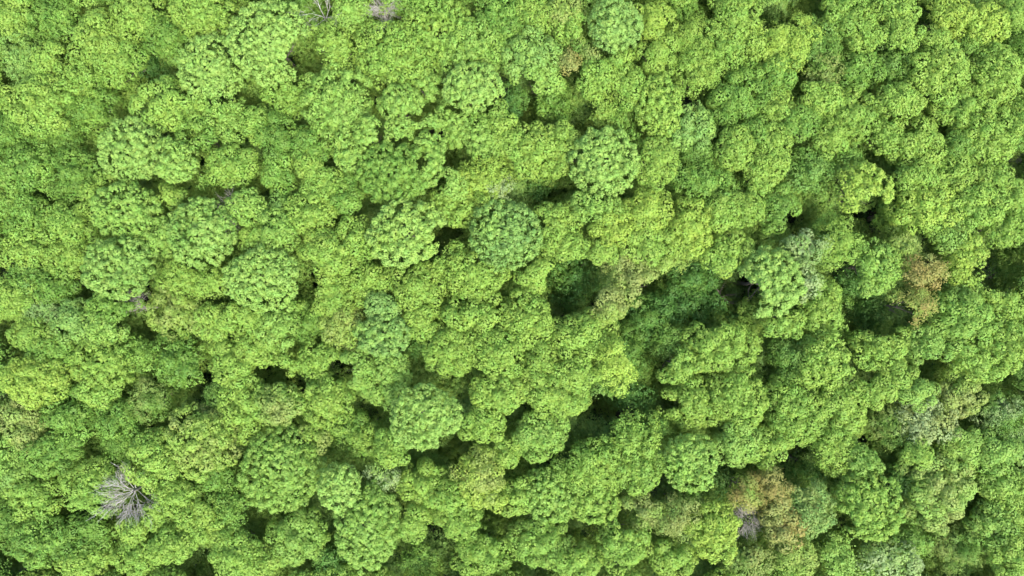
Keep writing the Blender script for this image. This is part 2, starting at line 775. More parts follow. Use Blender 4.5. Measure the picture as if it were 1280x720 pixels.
def visible_size(t):
    cut = min(1.0, (min(t[0], 1280 - t[0]) + t[2]) / (2 * t[2])) * min(1.0, (min(t[1], 720 - t[1]) + t[3]) / (2 * t[3]))
    return t[2] * t[3] * cut * (0.8 if t[6] < -0.3 else 1.0)


def CANOPY_WAVE(px, py):
    return 0.5 * math.sin(px * 0.011 + 1.0) * math.cos(py * 0.013)


LABELS = [
    'feathery blue-green crown at the upper left edge beside a small black gap',
    'middling yellow-green lumpy crown directly above the blue-green crown at left',
    'middling mid-green feathery crown off the upper right side of the blue-green crown at left',
    'small yellow-green lumpy crown, nearest right of the blue-green crown at left',
    'large yellow-green lumpy crown, second upper left of the upper left dark slot',
    'middling yellow-green lumpy crown, nearest upper left of the upper left dark slot',
    'middling mid-green feathery crown directly above the upper left dark slot',
    'large yellow-green lumpy crown just left of the round crown at top left',
    'middling fresh green lumpy crown, second left of the upper left dark slot',
    'middling fresh green lumpy crown, second right of the blue-green crown at left',
    'low shaded dark green crown, nearest left of the upper left dark slot',
    'large light green domed crown, nearest lower left of the round crown at top left',
    'large round light green crown at the top, left of a dark opening with white branches',
    'large yellow-green lumpy crown, nearest below the blue-green crown at left',
    'middling mid-green feathery crown, second below the blue-green crown at left',
    'large mid-green feathery crown off the upper left side of the upper left twin dome',
    'large fresh green lumpy crown directly below the upper left dark slot',
    'large mid-green feathery crown, nearest left of the upper left twin dome',
    'larger of two touching pale domes in the upper left, dark cracks along its right side',
    'smaller of two touching pale domes in the upper left, on the right side',
    'middling light green lumpy crown off the lower right side of the upper left dark slot',
    'large light green lumpy crown, second lower left of the round crown at top left',
    'middling fresh green lumpy crown directly above the pale grey twigs',
    'small mid-green lumpy crown just right of the upper left twin dome',
    'large mid-green lumpy crown, second left of the upper left twin dome',
    'large mid-green feathery crown, second lower left of the upper left twin dome',
    'small mid-green feathery crown directly above the dome by pale twigs',
    'small fresh green lumpy crown just left of the big knobbly crown',
    'middling yellow-green lumpy crown, nearest lower left of the upper left twin dome',
    'middling mid-green feathery crown off the upper right side of the round crown at top left',
    'small light green lumpy crown just right of the white forked branches',
    'large yellow-green feathery crown directly below the white forked branches',
    'large fresh green lumpy crown off the upper right side of the big knobbly crown',
    'large fresh green domed crown off the upper left side of the top middle curled crown',
    'large mid-green lumpy crown, nearest upper right of the top middle curled crown',
    'curled light green crown at the top middle with a darker hollow on its right',
    'middling blue-tinged feathery crown, nearest right of the top middle curled crown',
    'big knobbly pale crown of many knobs just below the opening with white branches',
    'small light green domed crown off the lower right side of the big knobbly crown',
    'tiny light green domed crown, second left of the dark-grained crown',
    'large fresh green lumpy crown directly below the round crown at top left',
    'middling light green domed crown just right of the big knobbly crown',
    'middling light green domed crown off the lower left side of the top middle curled crown',
    'small light green domed crown directly above the dark-grained crown',
    'small light green domed crown, nearest upper right of the dark-grained crown',
    'middling light green domed crown, nearest right of the dark-grained crown',
    'large light green domed crown directly below the top middle curled crown',
    'middling light green domed crown, second upper right of the dark-grained crown',
    'middling light green domed crown, third lower left of the upper middle black gap',
    'small light green lumpy crown, nearest lower left of the upper middle black gap',
    'broad crown of dark grainy texture directly above the big round central crown',
    'middling yellow-green lumpy crown, second lower left of the upper middle black gap',
    'middling mid-green feathery crown, second lower left of the big knobbly crown',
    'middling mid-green lumpy crown, nearest lower left of the big knobbly crown',
    'tiny yellow-green lumpy crown, third lower left of the big knobbly crown',
    'middling fresh green lumpy crown, third left of the dark-grained crown',
    'small mid-green lumpy crown off the upper right side of the pale grey twigs',
    'tiny mid-green lumpy crown, nearest left of the dark-grained crown',
    'large lime feathery crown, second upper left of the bluish centre dome',
    'small light green lumpy crown, second right of the dark-grained crown',
    'small dark green feathery crown just left of the upper middle black gap',
    'middling yellow-green lumpy crown, second upper right of the top middle curled crown',
    'small olive lumpy crown, second right of the top middle curled crown',
    'large light green lumpy crown directly above the upper middle black gap',
    'small light green lumpy crown, nearest upper right of the upper middle black gap',
    'large light green domed crown, third upper right of the upper middle black gap',
    'small fresh green lumpy crown, second upper right of the upper middle black gap',
    'small green crown with a rusty orange patch, left of the upper middle bluish dome',
    'tiny rusty orange tuft at the edge of a dark gap in the upper middle',
    'middling lime lumpy crown, sixth left of the lime crown at upper right',
    'small mid-green feathery crown, fifth left of the lime crown at upper right',
    'middling yellow-green lumpy crown, third upper right of the pale lobed dome',
    'small fresh green lumpy crown, fifth above the pale lobed dome',
    'large yellow-green feathery crown, fourth left of the lime crown at upper right',
    'middling yellow-green lumpy crown, second upper left of the lime crown at upper right',
    'middling fresh green lumpy crown, second left of the lime crown at upper right',
    'middling fresh green lumpy crown, fourth above the pale lobed dome',
    'middling yellow-green lumpy crown, third above the pale lobed dome',
    'large yellow-green domed crown, second upper right of the pale lobed dome',
    'large yellow-green feathery crown, third left of the lime crown at upper right',
    'small mid-green feathery crown just right of the upper middle black gap',
    'low shaded blue-tinged crown, second upper left of the pale lobed dome',
    'small yellow-green feathery crown, second above the pale lobed dome',
    'tiny mid-green feathery crown, nearest above the pale lobed dome',
    'large blue-tinged lumpy crown, second right of the pale lobed dome',
    'large mid-green lumpy crown, second lower left of the lime crown at upper right',
    'small yellow-green lumpy crown, nearest left of the lime crown at upper right',
    'tiny mid-green feathery crown, nearest lower left of the lime crown at upper right',
    'small mid-green lumpy crown, fourth below the lime crown at upper right',
    'large yellow-green lumpy crown directly below the upper middle black gap',
    'small yellow-green lumpy crown, nearest upper left of the pale lobed dome',
    'pale green many-lobed dome just right of the long black gap in the upper middle',
    'small yellow-green lumpy crown just left of the pale lobed dome',
    'middling yellow-green lumpy crown, nearest right of the pale lobed dome',
    'small mid-green feathery crown, nearest upper right of the pale lobed dome',
    'large mid-green feathery crown, nearest above the brightest lime crown',
    'middling yellow-green lumpy crown, third upper right of the brightest lime crown',
    'small mid-green feathery crown, second above the brightest lime crown',
    'small yellow-green lumpy crown, second upper right of the brightest lime crown',
    'low shaded dark green crown off the upper right side of the bluish centre dome',
    'tiny pale feathery crown directly above the bluish centre dome',
    'low shaded dark green crown, nearest upper left of the lime crown at upper right',
    'pointed bright lime crown beside the dark corner gap at the upper right',
    'large fresh green lumpy crown, second right of the lime crown at upper right',
    'middling mid-green feathery crown, nearest right of the lime crown at upper right',
    'middling yellow-green lumpy crown, second upper left of the upper right knobbly crown',
    'small yellow-green lumpy crown, nearest upper left of the upper right knobbly crown',
    'small yellow-green lumpy crown, third right of the lime crown at upper right',
    'middling lime lumpy crown, second above the upper right knobbly crown',
    'middling lime lumpy crown, second upper right of the upper right knobbly crown',
    'small yellow-green lumpy crown, fourth upper right of the upper right knobbly crown',
    'small mid-green feathery crown, third upper right of the upper right knobbly crown',
    'small olive feathery crown, nearest lower right of the lime crown at upper right',
    'middling mid-green lumpy crown, second left of the upper right knobbly crown',
    'middling mid-green lumpy crown, nearest left of the upper right knobbly crown',
    'knobbly bright yellow-green crown in the upper right corner area, above the streaked one',
    'tiny yellow-green lumpy crown, nearest above the upper right knobbly crown',
    'tiny mid-green feathery crown, nearest upper right of the upper right knobbly crown',
    'large yellow-green lumpy crown just right of the upper right knobbly crown',
    'middling mid-green lumpy crown, nearest below the lime crown at upper right',
    'small yellow-green lumpy crown, second lower right of the lime crown at upper right',
    'large fresh green lumpy crown, second above the bright oval crown',
    'small yellow-green lumpy crown, second below the lime crown at upper right',
    'small mid-green lumpy crown, third below the lime crown at upper right',
    'small yellow-green lumpy crown off the lower left side of the upper right knobbly crown',
    'small yellow-green lumpy crown, second upper left of the bright oval crown',
    'large yellow-green lumpy crown off the upper right side of the bright oval crown',
    'small fresh green lumpy crown, nearest above the bright oval crown',
    'middling fresh green lumpy crown, nearest lower right of the upper right knobbly crown',
    'large yellow-green lumpy crown, second lower right of the upper right knobbly crown',
    'small yellow-green lumpy crown, third lower right of the upper right knobbly crown',
    'middling mid-green feathery crown, nearest left of the bright oval crown',
    'bright lime oval crown hanging over a black gap in the upper right',
    'small mid-green feathery crown, nearest upper left of the bright oval crown',
    'middling fresh green lumpy crown, nearest right of the bright oval crown',
    'middling yellow-green lumpy crown, third right of the bright oval crown',
    'middling yellow-green lumpy crown, fourth above the right-hand black opening',
    'small yellow-green lumpy crown, third above the right-hand black opening',
    'small yellow-green lumpy crown, fifth below the lime crown at upper right',
    'small yellow-green lumpy crown, second left of the bright oval crown',
    'small mid-green lumpy crown directly below the upper right knobbly crown',
    'large mid-green lumpy crown, second upper left of the dark-flecked left dome',
    'large fresh green lumpy crown, nearest upper left of the dark-flecked left dome',
    'large light green domed crown directly above the dark-flecked left dome',
    'small yellow-green lumpy crown off the upper left side of the dome by pale twigs',
    'large mottled green dome directly left of the pale grey twigs',
    'small light green lumpy crown just left of the dome by pale twigs',
    'round dark-flecked green dome near the left edge, above two blue-tinged crowns',
    'middling yellow-green lumpy crown, fourth left of the dark-flecked left dome',
    'middling yellow-green lumpy crown, nearest left of the dark-flecked left dome',
    'small mid-green feathery crown, third left of the dark-flecked left dome',
    'middling mid-green lumpy crown, second left of the dark-flecked left dome',
    'small blue-tinged feathery crown, second above the lime crown at left',
    'middling yellow-green lumpy crown, third above the lime crown at left',
    'middling blue-tinged lumpy crown off the upper left side of the domed left crown',
    'middling mid-green lumpy crown directly below the dark-flecked left dome',
    'middling light green lumpy crown directly above the domed left crown',
    'middling yellow-green lumpy crown, nearest above the lime crown at left',
    'middling yellow-green feathery crown directly above the reddish-tinted crown',
    'small yellow-green feathery crown just left of the bristly left-centre dome',
    'green crown with a reddish brown patch on its right shoulder, left half of the photo',
    'middling mid-green feathery crown just right of the domed left crown',
    'domed yellow-green crown left of a dark cleft, right of the lime crown at the edge',
    'middling mid-green lumpy crown off the upper right side of the lime crown at left',
    'bright lime crown at the left edge, lower half, above reddish tinted foliage',
    'large mid-green feathery crown directly below the reddish-tinted crown',
    'bristly light green dome just left of a small black cleft, left of centre',
    'middling yellow-green lumpy crown just right of the reddish-tinted crown',
    'middling yellow-green lumpy crown, nearest below the bristly left-centre dome',
    'large yellow-green lumpy crown off the lower right side of the reddish-tinted crown',
    'small light green lumpy crown, nearest right of the pale grey twigs',
    'small fresh green lumpy crown, nearest above the bristly left-centre dome',
    'small mid-green feathery crown, second right of the pale grey twigs',
    'middling light green lumpy crown, second above the bristly left-centre dome',
    'middling yellow-green lumpy crown off the upper right side of the bristly left-centre dome',
    'tiny mid-green lumpy crown off the lower left side of the dark-grained crown',
    'large yellow-green lumpy crown, second right of the bristly left-centre dome',
    'middling fresh green lumpy crown just left of the big round central crown',
    'big round pale yellow-green central crown of tight rosettes, left of a small black hole',
    'middling yellow-green lumpy crown off the upper right side of the big round central crown',
    'small yellow-green lumpy crown, nearest upper left of the bluish centre dome',
    "slightly bluish green dome just left of the oval dark hole's upper side",
    'tiny fresh green feathery crown just left of the bluish centre dome',
    'large yellow-green lumpy crown, nearest right of the bristly left-centre dome',
    'middling yellow-green lumpy crown off the lower left side of the big round central crown',
    'large yellow-green lumpy crown, nearest below the big round central crown',
    'tiny yellow-green lumpy crown off the lower right side of the big round central crown',
    'large yellow-green lumpy crown off the lower left side of the bluish centre dome',
    'tiny blue-tinged lumpy crown, second below the big round central crown',
    'middling blue-tinged domed crown, fourth upper left of the scalloped round crown',
    'middling yellow-green lumpy crown, second lower right of the bristly left-centre dome',
    'large light green lumpy crown, second below the bristly left-centre dome',
    'middling mid-green feathery crown, nearest lower right of the bristly left-centre dome',
    'large yellow-green lumpy crown directly below the bluish centre dome',
    'small yellow-green lumpy crown, third below the big round central crown',
    'middling yellow-green lumpy crown, nearest above the scalloped round crown',
    'large yellow-green lumpy crown off the upper right side of the scalloped round crown',
    'middling fresh green lumpy crown, third lower right of the bristly left-centre dome',
    'tiny yellow-green lumpy crown, fourth below the bristly left-centre dome',
    'middling light green lumpy crown, third upper left of the scalloped round crown',
    'small light green lumpy crown, second upper left of the scalloped round crown',
    'middling yellow-green lumpy crown, third below the bristly left-centre dome',
    'tiny dark green feathery crown, second above the scalloped round crown',
    'large yellow-green lumpy crown just right of the bluish centre dome',
    'small yellow-green lumpy crown directly above the oval dark hole',
    'middling light green lumpy crown, nearest below the pale lobed dome',
    'middling lime lumpy crown, second below the pale lobed dome',
    'tiny yellow-green lumpy crown off the upper right side of the oval dark hole',
    'middling lime lumpy crown, nearest left of the brightest lime crown',
    'middling yellow-green lumpy crown, second left of the brightest lime crown',
    'brightest lime-yellow crown, directly above the wide dark green opening',
    'middling yellow-green lumpy crown, nearest upper right of the brightest lime crown',
    'small yellow-green lumpy crown just right of the brightest lime crown',
    'middling yellow-green lumpy crown off the lower right side of the brightest lime crown',
    'middling yellow-green lumpy crown off the lower right side of the bluish centre dome',
    'middling olive feathery crown just right of the oval dark hole',
    'middling yellow-green feathery crown off the upper left side of the wide dark green opening',
    'middling olive lumpy crown just left of the wide dark green opening',
    'middling olive lumpy crown off the lower right side of the oval dark hole',
    'dark shaded crown standing deep inside the oval dark hole',
    'low shaded dark green crown directly above the wide dark green opening',
    'low shaded dark green crown just right of the wide dark green opening',
    'low shaded dark green crown, nearest lower left of the wide dark green opening',
    'middling dark green feathery crown, third lower left of the wide dark green opening',
    'low shaded mid-green crown off the upper right side of the soft lime crown',
    'small mid-green feathery crown, second lower left of the wide dark green opening',
    'large yellow-green lumpy crown off the lower left side of the oval dark hole',
    'large yellow-green lumpy crown off the upper left side of the soft lime crown',
    'soft feathery lime crown hanging over the lower left end of the wide dark opening',
    'middling yellow-green lumpy crown, second left of the soft lime crown',
    'middling yellow-green lumpy crown, nearest left of the soft lime crown',
    'small fresh green lumpy crown off the upper left side of the lower cauliflower crown',
    'large yellow-green lumpy crown off the lower right side of the wide dark green opening',
    'light green dome of curled sprays at the right end of the wide dark green opening',
    'middling mid-green lumpy crown directly above the dome beside the opening',
    'tiny mid-green feathery crown, nearest lower left of the bright oval crown',
    'middling pale lumpy crown off the upper right side of the dome beside the opening',
    'middling yellow-green feathery crown, second lower left of the bright oval crown',
    'small mid-green feathery crown off the lower right side of the bright oval crown',
    'large lime lumpy crown, second right of the bright oval crown',
    'large fresh green lumpy crown, second above the right-hand black opening',
    'middling fresh green lumpy crown, nearest above the right-hand black opening',
    'large fresh green lumpy crown off the upper left side of the right-hand russet pair',
    'small yellow-green lumpy crown directly above the right-hand russet pair',
    'middling lime lumpy crown, nearest upper left of the right-hand black opening',
    'middling light green lumpy crown, second upper left of the right-hand black opening',
    'tiny light green feathery crown directly above the broad right-edge crown',
    'low shaded mid-green crown inside the right-hand black opening',
    'large yellow-green lumpy crown directly below the right-hand black opening',
    'broad lumpy green crown below the black opening near the right edge',
    'middling yellow-green lumpy crown off the lower right side of the broad right-edge crown',
    'small pale lumpy crown just right of the dome beside the opening',
    'large fresh green lumpy crown, nearest lower right of the dome beside the opening',
    'small mid-green feathery crown, third lower left of the right-hand russet pair',
    'low shaded dark green crown just left of the right-hand russet pair',
    'low shaded dark green crown, nearest lower left of the right-hand russet pair',
    'middling fresh green lumpy crown, nearest below the dome beside the opening',
    'middling yellow-green lumpy crown, second lower left of the right-hand russet pair',
    'middling light green lumpy crown off the lower left side of the broad right-edge crown',
    'middling mid-green feathery crown, second below the dome beside the opening',
    'large yellow-green lumpy crown, second lower right of the dome beside the opening',
    'middling yellow-green lumpy crown, second upper left of the whitish crown',
    'middling yellow-green lumpy crown directly below the broad right-edge crown',
    'middling olive lumpy crown, nearest below the lime crown at left',
    'large mid-green feathery crown off the lower right side of the lime crown at left',
    'small yellow-green lumpy crown, nearest below the domed left crown',
    'middling mid-green feathery crown, second below the domed left crown',
    'middling mid-green feathery crown off the lower right side of the domed left crown',
    'middling mid-green lumpy crown, second below the lime crown at left',
    'small mid-green feathery crown directly above the fanned dead tree',
    'large yellow-green lumpy crown off the lower left side of the olive lower left crown',
    'large yellow-green crown with brownish flecks, upper right of the fanned dead tree',
    'large fresh green lumpy crown off the upper left side of the fanned dead tree',
    'small light green lumpy crown, third below the lime crown at left',
    'middling fresh green lumpy crown just left of the fanned dead tree',
    'middling mid-green feathery crown, nearest upper right of the olive lower left crown',
    'middling mid-green lumpy crown off the lower right side of the olive lower left crown',
    'middling yellow-green lumpy crown, nearest below the olive lower left crown',
    'large yellow-green lumpy crown, second below the olive lower left crown',
    'tiny fresh green lumpy crown just right of the fanned dead tree',
    'middling fresh green lumpy crown, second lower right of the fanned dead tree',
    'tiny yellow-green lumpy crown, nearest lower right of the fanned dead tree',
    'middling mid-green feathery crown, nearest lower left of the fanned dead tree',
    'large mid-green lumpy crown, third lower left of the fanned dead tree',
    'middling fresh green lumpy crown directly below the fanned dead tree',
    'middling yellow-green lumpy crown, second lower left of the fanned dead tree',
    'middling mid-green feathery crown, nearest lower left of the widest flat dome',
    'middling fresh green lumpy crown, second lower left of the widest flat dome',
    'large yellow-green lumpy crown, second upper right of the olive lower left crown',
    'middling fresh green lumpy crown directly above the widest flat dome',
    'large yellow-green lumpy crown, second upper right of the widest flat dome',
    'middling light green lumpy crown, nearest upper left of the scalloped round crown',
    'round pale green crown with scalloped edge and dark shadow along its lower right side',
    'widest low flat green dome, left of the small dark-rimmed dome near the bottom',
    'middling yellow-green lumpy crown, nearest upper right of the widest flat dome',
    'small domed light green crown with a thin dark rim along its lower left side',
    'large mid-green feathery crown directly above the dark-rimmed small dome',
    'small fresh green lumpy crown off the lower left side of the scalloped round crown',
    'small pale feathery crown directly above the tall bottom dome',
    'middling yellow-green lumpy crown just left of the yellowest bottom crown',
    'small fresh green lumpy crown, nearest lower left of the yellowest bottom crown',
    'tall rounded light green dome at the bottom, right below the small dark-rimmed dome',
    'large light green lumpy crown, nearest below the widest flat dome',
    'yellowest crown of the bottom middle, flecked with orange-brown flowers',
    'middling fresh green lumpy crown, nearest right of the scalloped round crown',
    'middling yellow-green lumpy crown, second right of the scalloped round crown',
    'small fresh green lumpy crown just right of the tall bottom dome',
    'middling fresh green lumpy crown, second lower left of the yellowest bottom crown',
    'large fresh green lumpy crown directly below the yellowest bottom crown',
    'small mid-green feathery crown off the lower right side of the tall bottom dome',
    'small fresh green lumpy crown, nearest upper right of the yellowest bottom crown',
    'small yellow-green lumpy crown, second below the widest flat dome',
    'small mid-green feathery crown off the lower left side of the tall bottom dome',
    'large yellow-green lumpy crown off the lower left side of the soft lime crown',
    'large light green lumpy crown, second upper right of the yellowest bottom crown',
    'small mid-green feathery crown, second below the soft lime crown',
    'large fresh green feathery crown, second lower left of the lower cauliflower crown',
    'large fresh green feathery crown off the upper left side of the crooked dark cleft',
    'middling mid-green feathery crown, nearest lower left of the lower cauliflower crown',
    'middling fresh green lumpy crown directly above the crooked dark cleft',
    'large light green domed crown directly below the lower cauliflower crown',
    'middling light green lumpy crown off the upper left side of the bottom russet crowns',
    'cauliflower-like crown above a long diagonal dark gap in the lower right middle',
    'large yellow-green lumpy crown just right of the lower cauliflower crown',
    'large light green domed crown just right of the yellowest bottom crown',
    'middling yellow-green domed crown just left of the crooked dark cleft',
    'small yellow-green lumpy crown, nearest lower right of the yellowest bottom crown',
    'middling olive lumpy crown just right of the crooked dark cleft',
    'large olive feathery crown off the upper left side of the lime crown below russet',
    'large fresh green lumpy crown directly below the crooked dark cleft',
    'large fresh green lumpy crown, second lower right of the yellowest bottom crown',
    'middling fresh green lumpy crown off the lower left side of the crooked dark cleft',
    'spiky bright lime crown at the bottom, left of the grey twiggy treetop',
    'middling yellow-green lumpy crown off the lower left side of the lime crown below russet',
    'left russet-brown crown of the pair near the bottom, directly above the grey twiggy treetop',
    'right russet-brown crown of the pair near the bottom, spiky and pointing up',
    'crown fading from russet to green, right of the grey twiggy treetop',
    'middling olive feathery crown off the lower right side of the lime crown below russet',
    'low shaded dark green crown just left of the bottom russet crowns',
    'large fresh green lumpy crown, second above the bottom russet crowns',
    'middling yellow-green lumpy crown, nearest above the bottom russet crowns',
    'large yellow-green lumpy crown, second left of the whitish crown',
    'large yellow-green feathery crown off the upper left side of the round lower right crown',
    'small light green lumpy crown directly above the round lower right crown',
    'round green crown ringed by dark shadow in the lower right, below a small light tuft',
    'large blue-tinged lumpy crown, nearest right of the bottom russet crowns',
    'low shaded dark green crown, second right of the bottom russet crowns',
    'middling mid-green feathery crown, nearest left of the whitish crown',
    'whitish green crown flecked with pale pink in the lower right',
    'tiny fresh green lumpy crown directly below the whitish crown',
    'largest mottled crown of the lower right corner, directly below the whitish crown',
    'middling light green lumpy crown, nearest upper right of the largest lower right crown',
    'small dark green feathery crown off the upper right side of the round lower right crown',
    'middling light green lumpy crown, second upper right of the largest lower right crown',
    'middling light green lumpy crown just right of the largest lower right crown',
    'middling mid-green feathery crown just right of the whitish crown',
    'middling olive lumpy crown off the upper right side of the whitish crown',
    'large light green lumpy crown, nearest lower right of the largest lower right crown',
    'large mid-green feathery crown directly below the largest lower right crown',
    'middling light green feathery crown off the lower left side of the round lower right crown',
    'large pale lumpy crown directly below the round lower right crown',
    'small mid-green feathery crown off the lower right side of the round lower right crown',
    'small yellow-green lumpy crown off the lower right side of the bottom russet crowns',
    'small yellow-green lumpy crown, third upper left of the whitish crown',
    'small light green lumpy crown, nearest upper left of the whitish crown',
    'middling yellow-green lumpy crown, second lower right of the largest lower right crown',
    'upper of two touching rust-brown crowns beside the dark openings on the right',
    'lower of two touching rust-brown crowns beside the dark openings on the right',
    'low shaded dark green crown, nearest below the soft lime crown',
]
# ------------------------------------------------------------------ the trees, one row per crown seen in the photograph:
# pixel centre, radii, texture, colours, height against the general canopy level
TREES = []
for row in TREE_ROWS.strip().split('\n'):
    a = row.split()
    TREES.append((float(a[0]), float(a[1]), float(a[2]), float(a[3]), a[4], a[5], float(a[6])))
CANOPY = 19.5
order = sorted(range(len(TREES)), key=lambda i: -visible_size(TREES[i]))
SINGLE = set(order[:N_SINGLE])


def place(i, t):
    px, py, rx, ry, sty, col, h = t
    g = np.random.default_rng(5000 + i)
    if sty == 'S' and col[0] in 'GB' and h > -1.5:
        h -= 0.8
    top = CANOPY + h + g.uniform(-0.8, 0.8) + CANOPY_WAVE(px, py)
    x, y = world_at(px, py, top - 1.0)
    s = (CAM_Z - top + 1.0) / F_PX
    gz = float(ground_z(x, y))
    wide = 1.10 if sty != 'R' else 1.06
    if h < -5:
        wide = 1.35
    return x, y, gz, top - gz, rx * s * wide, ry * s * wide, g.uniform(-0.25, 0.25)


GAPS = []
for row in GAP_ROWS.strip().split('\n'):
    a = [float(q) for q in row.split()]
    wx, wy = world_at(a[0], a[1], CANOPY - 1.5)
    s = (CAM_Z - CANOPY + 1.5) / F_PX
    GAPS.append((wx, wy, a[2] * s, a[3] * s))

DOMINANT = {}
for i, t in enumerate(TREES):
    if t[4] == 'R' and t[6] >= 1.4:
        x, y, gz, top, rx, ry, rot = place(i, t)
        DOMINANT[i] = (x, y, rx, ry)
rest_v, rest_f, rest_t, rest_tr, off, toff = [], [], [], [], 0, 0
for i, t in enumerate(TREES):
    x, y, gz, top, rx, ry, rot = place(i, t)
    low = t[6] < -5
    near = [] if t[6] < -3.5 else [(gx - x, gy - y, ga, gb) for (gx, gy, ga, gb) in GAPS
                                   if math.hypot(gx - x, gy - y) < max(rx, ry) + max(ga, gb)]
    for j, (qx, qy, qa, qb) in DOMINANT.items():    # crown shyness round the tall round crowns
        if j != i and t[6] < TREES[j][6] - 0.6 and math.hypot(qx - x, qy - y) < max(rx, ry) + max(qa, qb):
            near.append((qx - x, qy - y, qa * 1.0, qb * 1.0))
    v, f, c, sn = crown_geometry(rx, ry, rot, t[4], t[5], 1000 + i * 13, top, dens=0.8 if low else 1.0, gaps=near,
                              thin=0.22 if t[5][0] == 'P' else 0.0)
    if i in SINGLE:
        root = thing('broadleaf_tree', (x, y, gz), LABELS[i], 'tree', 'broadleaf trees of the closed forest canopy')
        link('crown', mesh_from('crown', v, f, LEAF, c, sn), root)
        tr = link('trunk', TRUNKS[i % 5], root)
        k = max(0.25, min(1.15, min(rx, ry) / 3.9))
        tr.scale = (k, k, top * 0.95)
        tr.rotation_euler.z = i * 1.7
    else:
        v = v + np.array([x, y, gz])
        rest_v.append(v); rest_f.append(f + off); rest_t.append(c); off += len(v)


def stuff(name, vs, fs, ts, label, cat):
    o = link(name, mesh_from(name, np.concatenate(vs), np.concatenate(fs), LEAF, np.concatenate(ts)))
    o['kind'] = 'stuff'; o['label'] = label; o['category'] = cat
    return o


if rest_v:
    stuff('small_tree_crowns', rest_v, rest_f, rest_t, 'smallest green tree crowns filling in between the larger crowns of the forest', 'trees')

# forest going on beyond the photograph on all sides: one mass
vs, fs, ts, off = [], [], [], 0
g = np.random.default_rng(31)
proto = []
for k in range(6):
    proto.append(crown_geometry(3.4, 3.2, 0, 'LSRLLS'[k], 'YGLMGB'[k], 40 + k * 17, 0.0, dens=0.45))
for gx in range(-19, 20):
    for gy in range(-14, 15):
        x = gx * 5.6 + g.uniform(-1.3, 1.3) + (gy % 2) * 2.8; y = gy * 5.0 + g.uniform(-1.2, 1.2)
        if abs(x) < 65.8 and abs(y) < 37.8:
            continue
        v, f, c, sn = proto[g.integers(0, 6)]
        a = g.uniform(0, 6.28); s = g.uniform(0.8, 1.25)
        m = np.array([[math.cos(a), -math.sin(a), 0], [math.sin(a), math.cos(a), 0], [0, 0, 1]])
        w = (v * s) @ m.T + np.array([x, y, CANOPY + g.uniform(-1.2, 1.2)])
        vs.append(w); fs.append(f + off); ts.append(c * g.uniform(0.85, 1.1)); off += len(v)
stuff('distant_forest', vs, fs, ts, 'green forest canopy going on beyond the trees in view', 'forest')

# ------------------------------------------------------------------ ground
n = 161
far = np.sinh(np.linspace(-5.2, 5.2, n)); far = far / far.max() * 3000
gx, gy = np.meshgrid(far, far, indexing='ij')
gv = np.stack([gx, gy, np.where(np.hypot(gx, gy) < 400, ground_z(gx, gy), 0)], -1).reshape(-1, 3)
ii, jj = np.meshgrid(np.arange(n - 1), np.arange(n - 1), indexing='ij')
q = (ii * n + jj).ravel()
gf = np.stack([q, q + n, q + n + 1, q + 1], 1)
ground = link('ground', mesh_from('ground', gv, gf, SOIL)); ground['kind'] = 'structure'

# ferns, seedlings and brambles on the forest floor
g = np.random.default_rng(8)
m = 60000
cx = g.uniform(-74, 74, m); cy = g.uniform(-46, 46, m)
keep = field(np.stack([cx, cy, cx * 0], 1), 3, 0.5) > -0.5
cx, cy = cx[keep], cy[keep]
per = 5
px_ = np.repeat(cx, per) + g.normal(0, 0.25, len(cx) * per); py_ = np.repeat(cy, per) + g.normal(0, 0.25, len(cx) * per)
pz_ = ground_z(px_, py_) + g.uniform(0.1, 0.8, len(px_))
pp = np.stack([px_, py_, pz_], 1)
nn = unit(g.normal(0, 0.4, pp.shape) + np.array([0, 0, 1]))
v, f = leaf_cards(pp, nn, g.uniform(0.25, 0.5, len(pp)))
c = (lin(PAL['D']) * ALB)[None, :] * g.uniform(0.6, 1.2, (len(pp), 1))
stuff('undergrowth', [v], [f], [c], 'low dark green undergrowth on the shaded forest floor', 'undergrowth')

# saplings and shrubs standing in the shade under the canopy
vs, fs, ts, off = [], [], [], 0
g = np.random.default_rng(32)


def in_gap(x, y):
    return any(((x - a) / (c + 1.3)) ** 2 + ((y - b) / (d + 1.3)) ** 2 < 1 for a, b, c, d in GAPS)


for gx in range(-22, 23):
    for gy in range(-13, 14):
        x = gx * 3.2 + g.uniform(-1.1, 1.1); y = gy * 3.2 + g.uniform(-1.2, 1.2)
        v, f, c, sn = proto[(5, 2, 3)[g.integers(0, 3)]]
        a = g.uniform(0, 6.28); s = g.uniform(0.6, 0.95)
        m = np.array([[math.cos(a), -math.sin(a), 0], [math.sin(a), math.cos(a), 0], [0, 0, 1]])
        w = (v * s) @ m.T + np.array([x, y, g.uniform(6.0, 11.0) if in_gap(x, y) else g.uniform(11.0, 14.0)])
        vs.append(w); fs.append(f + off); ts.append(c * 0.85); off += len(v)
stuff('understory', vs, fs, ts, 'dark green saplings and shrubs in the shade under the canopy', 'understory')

# ------------------------------------------------------------------ dead and leafless trees


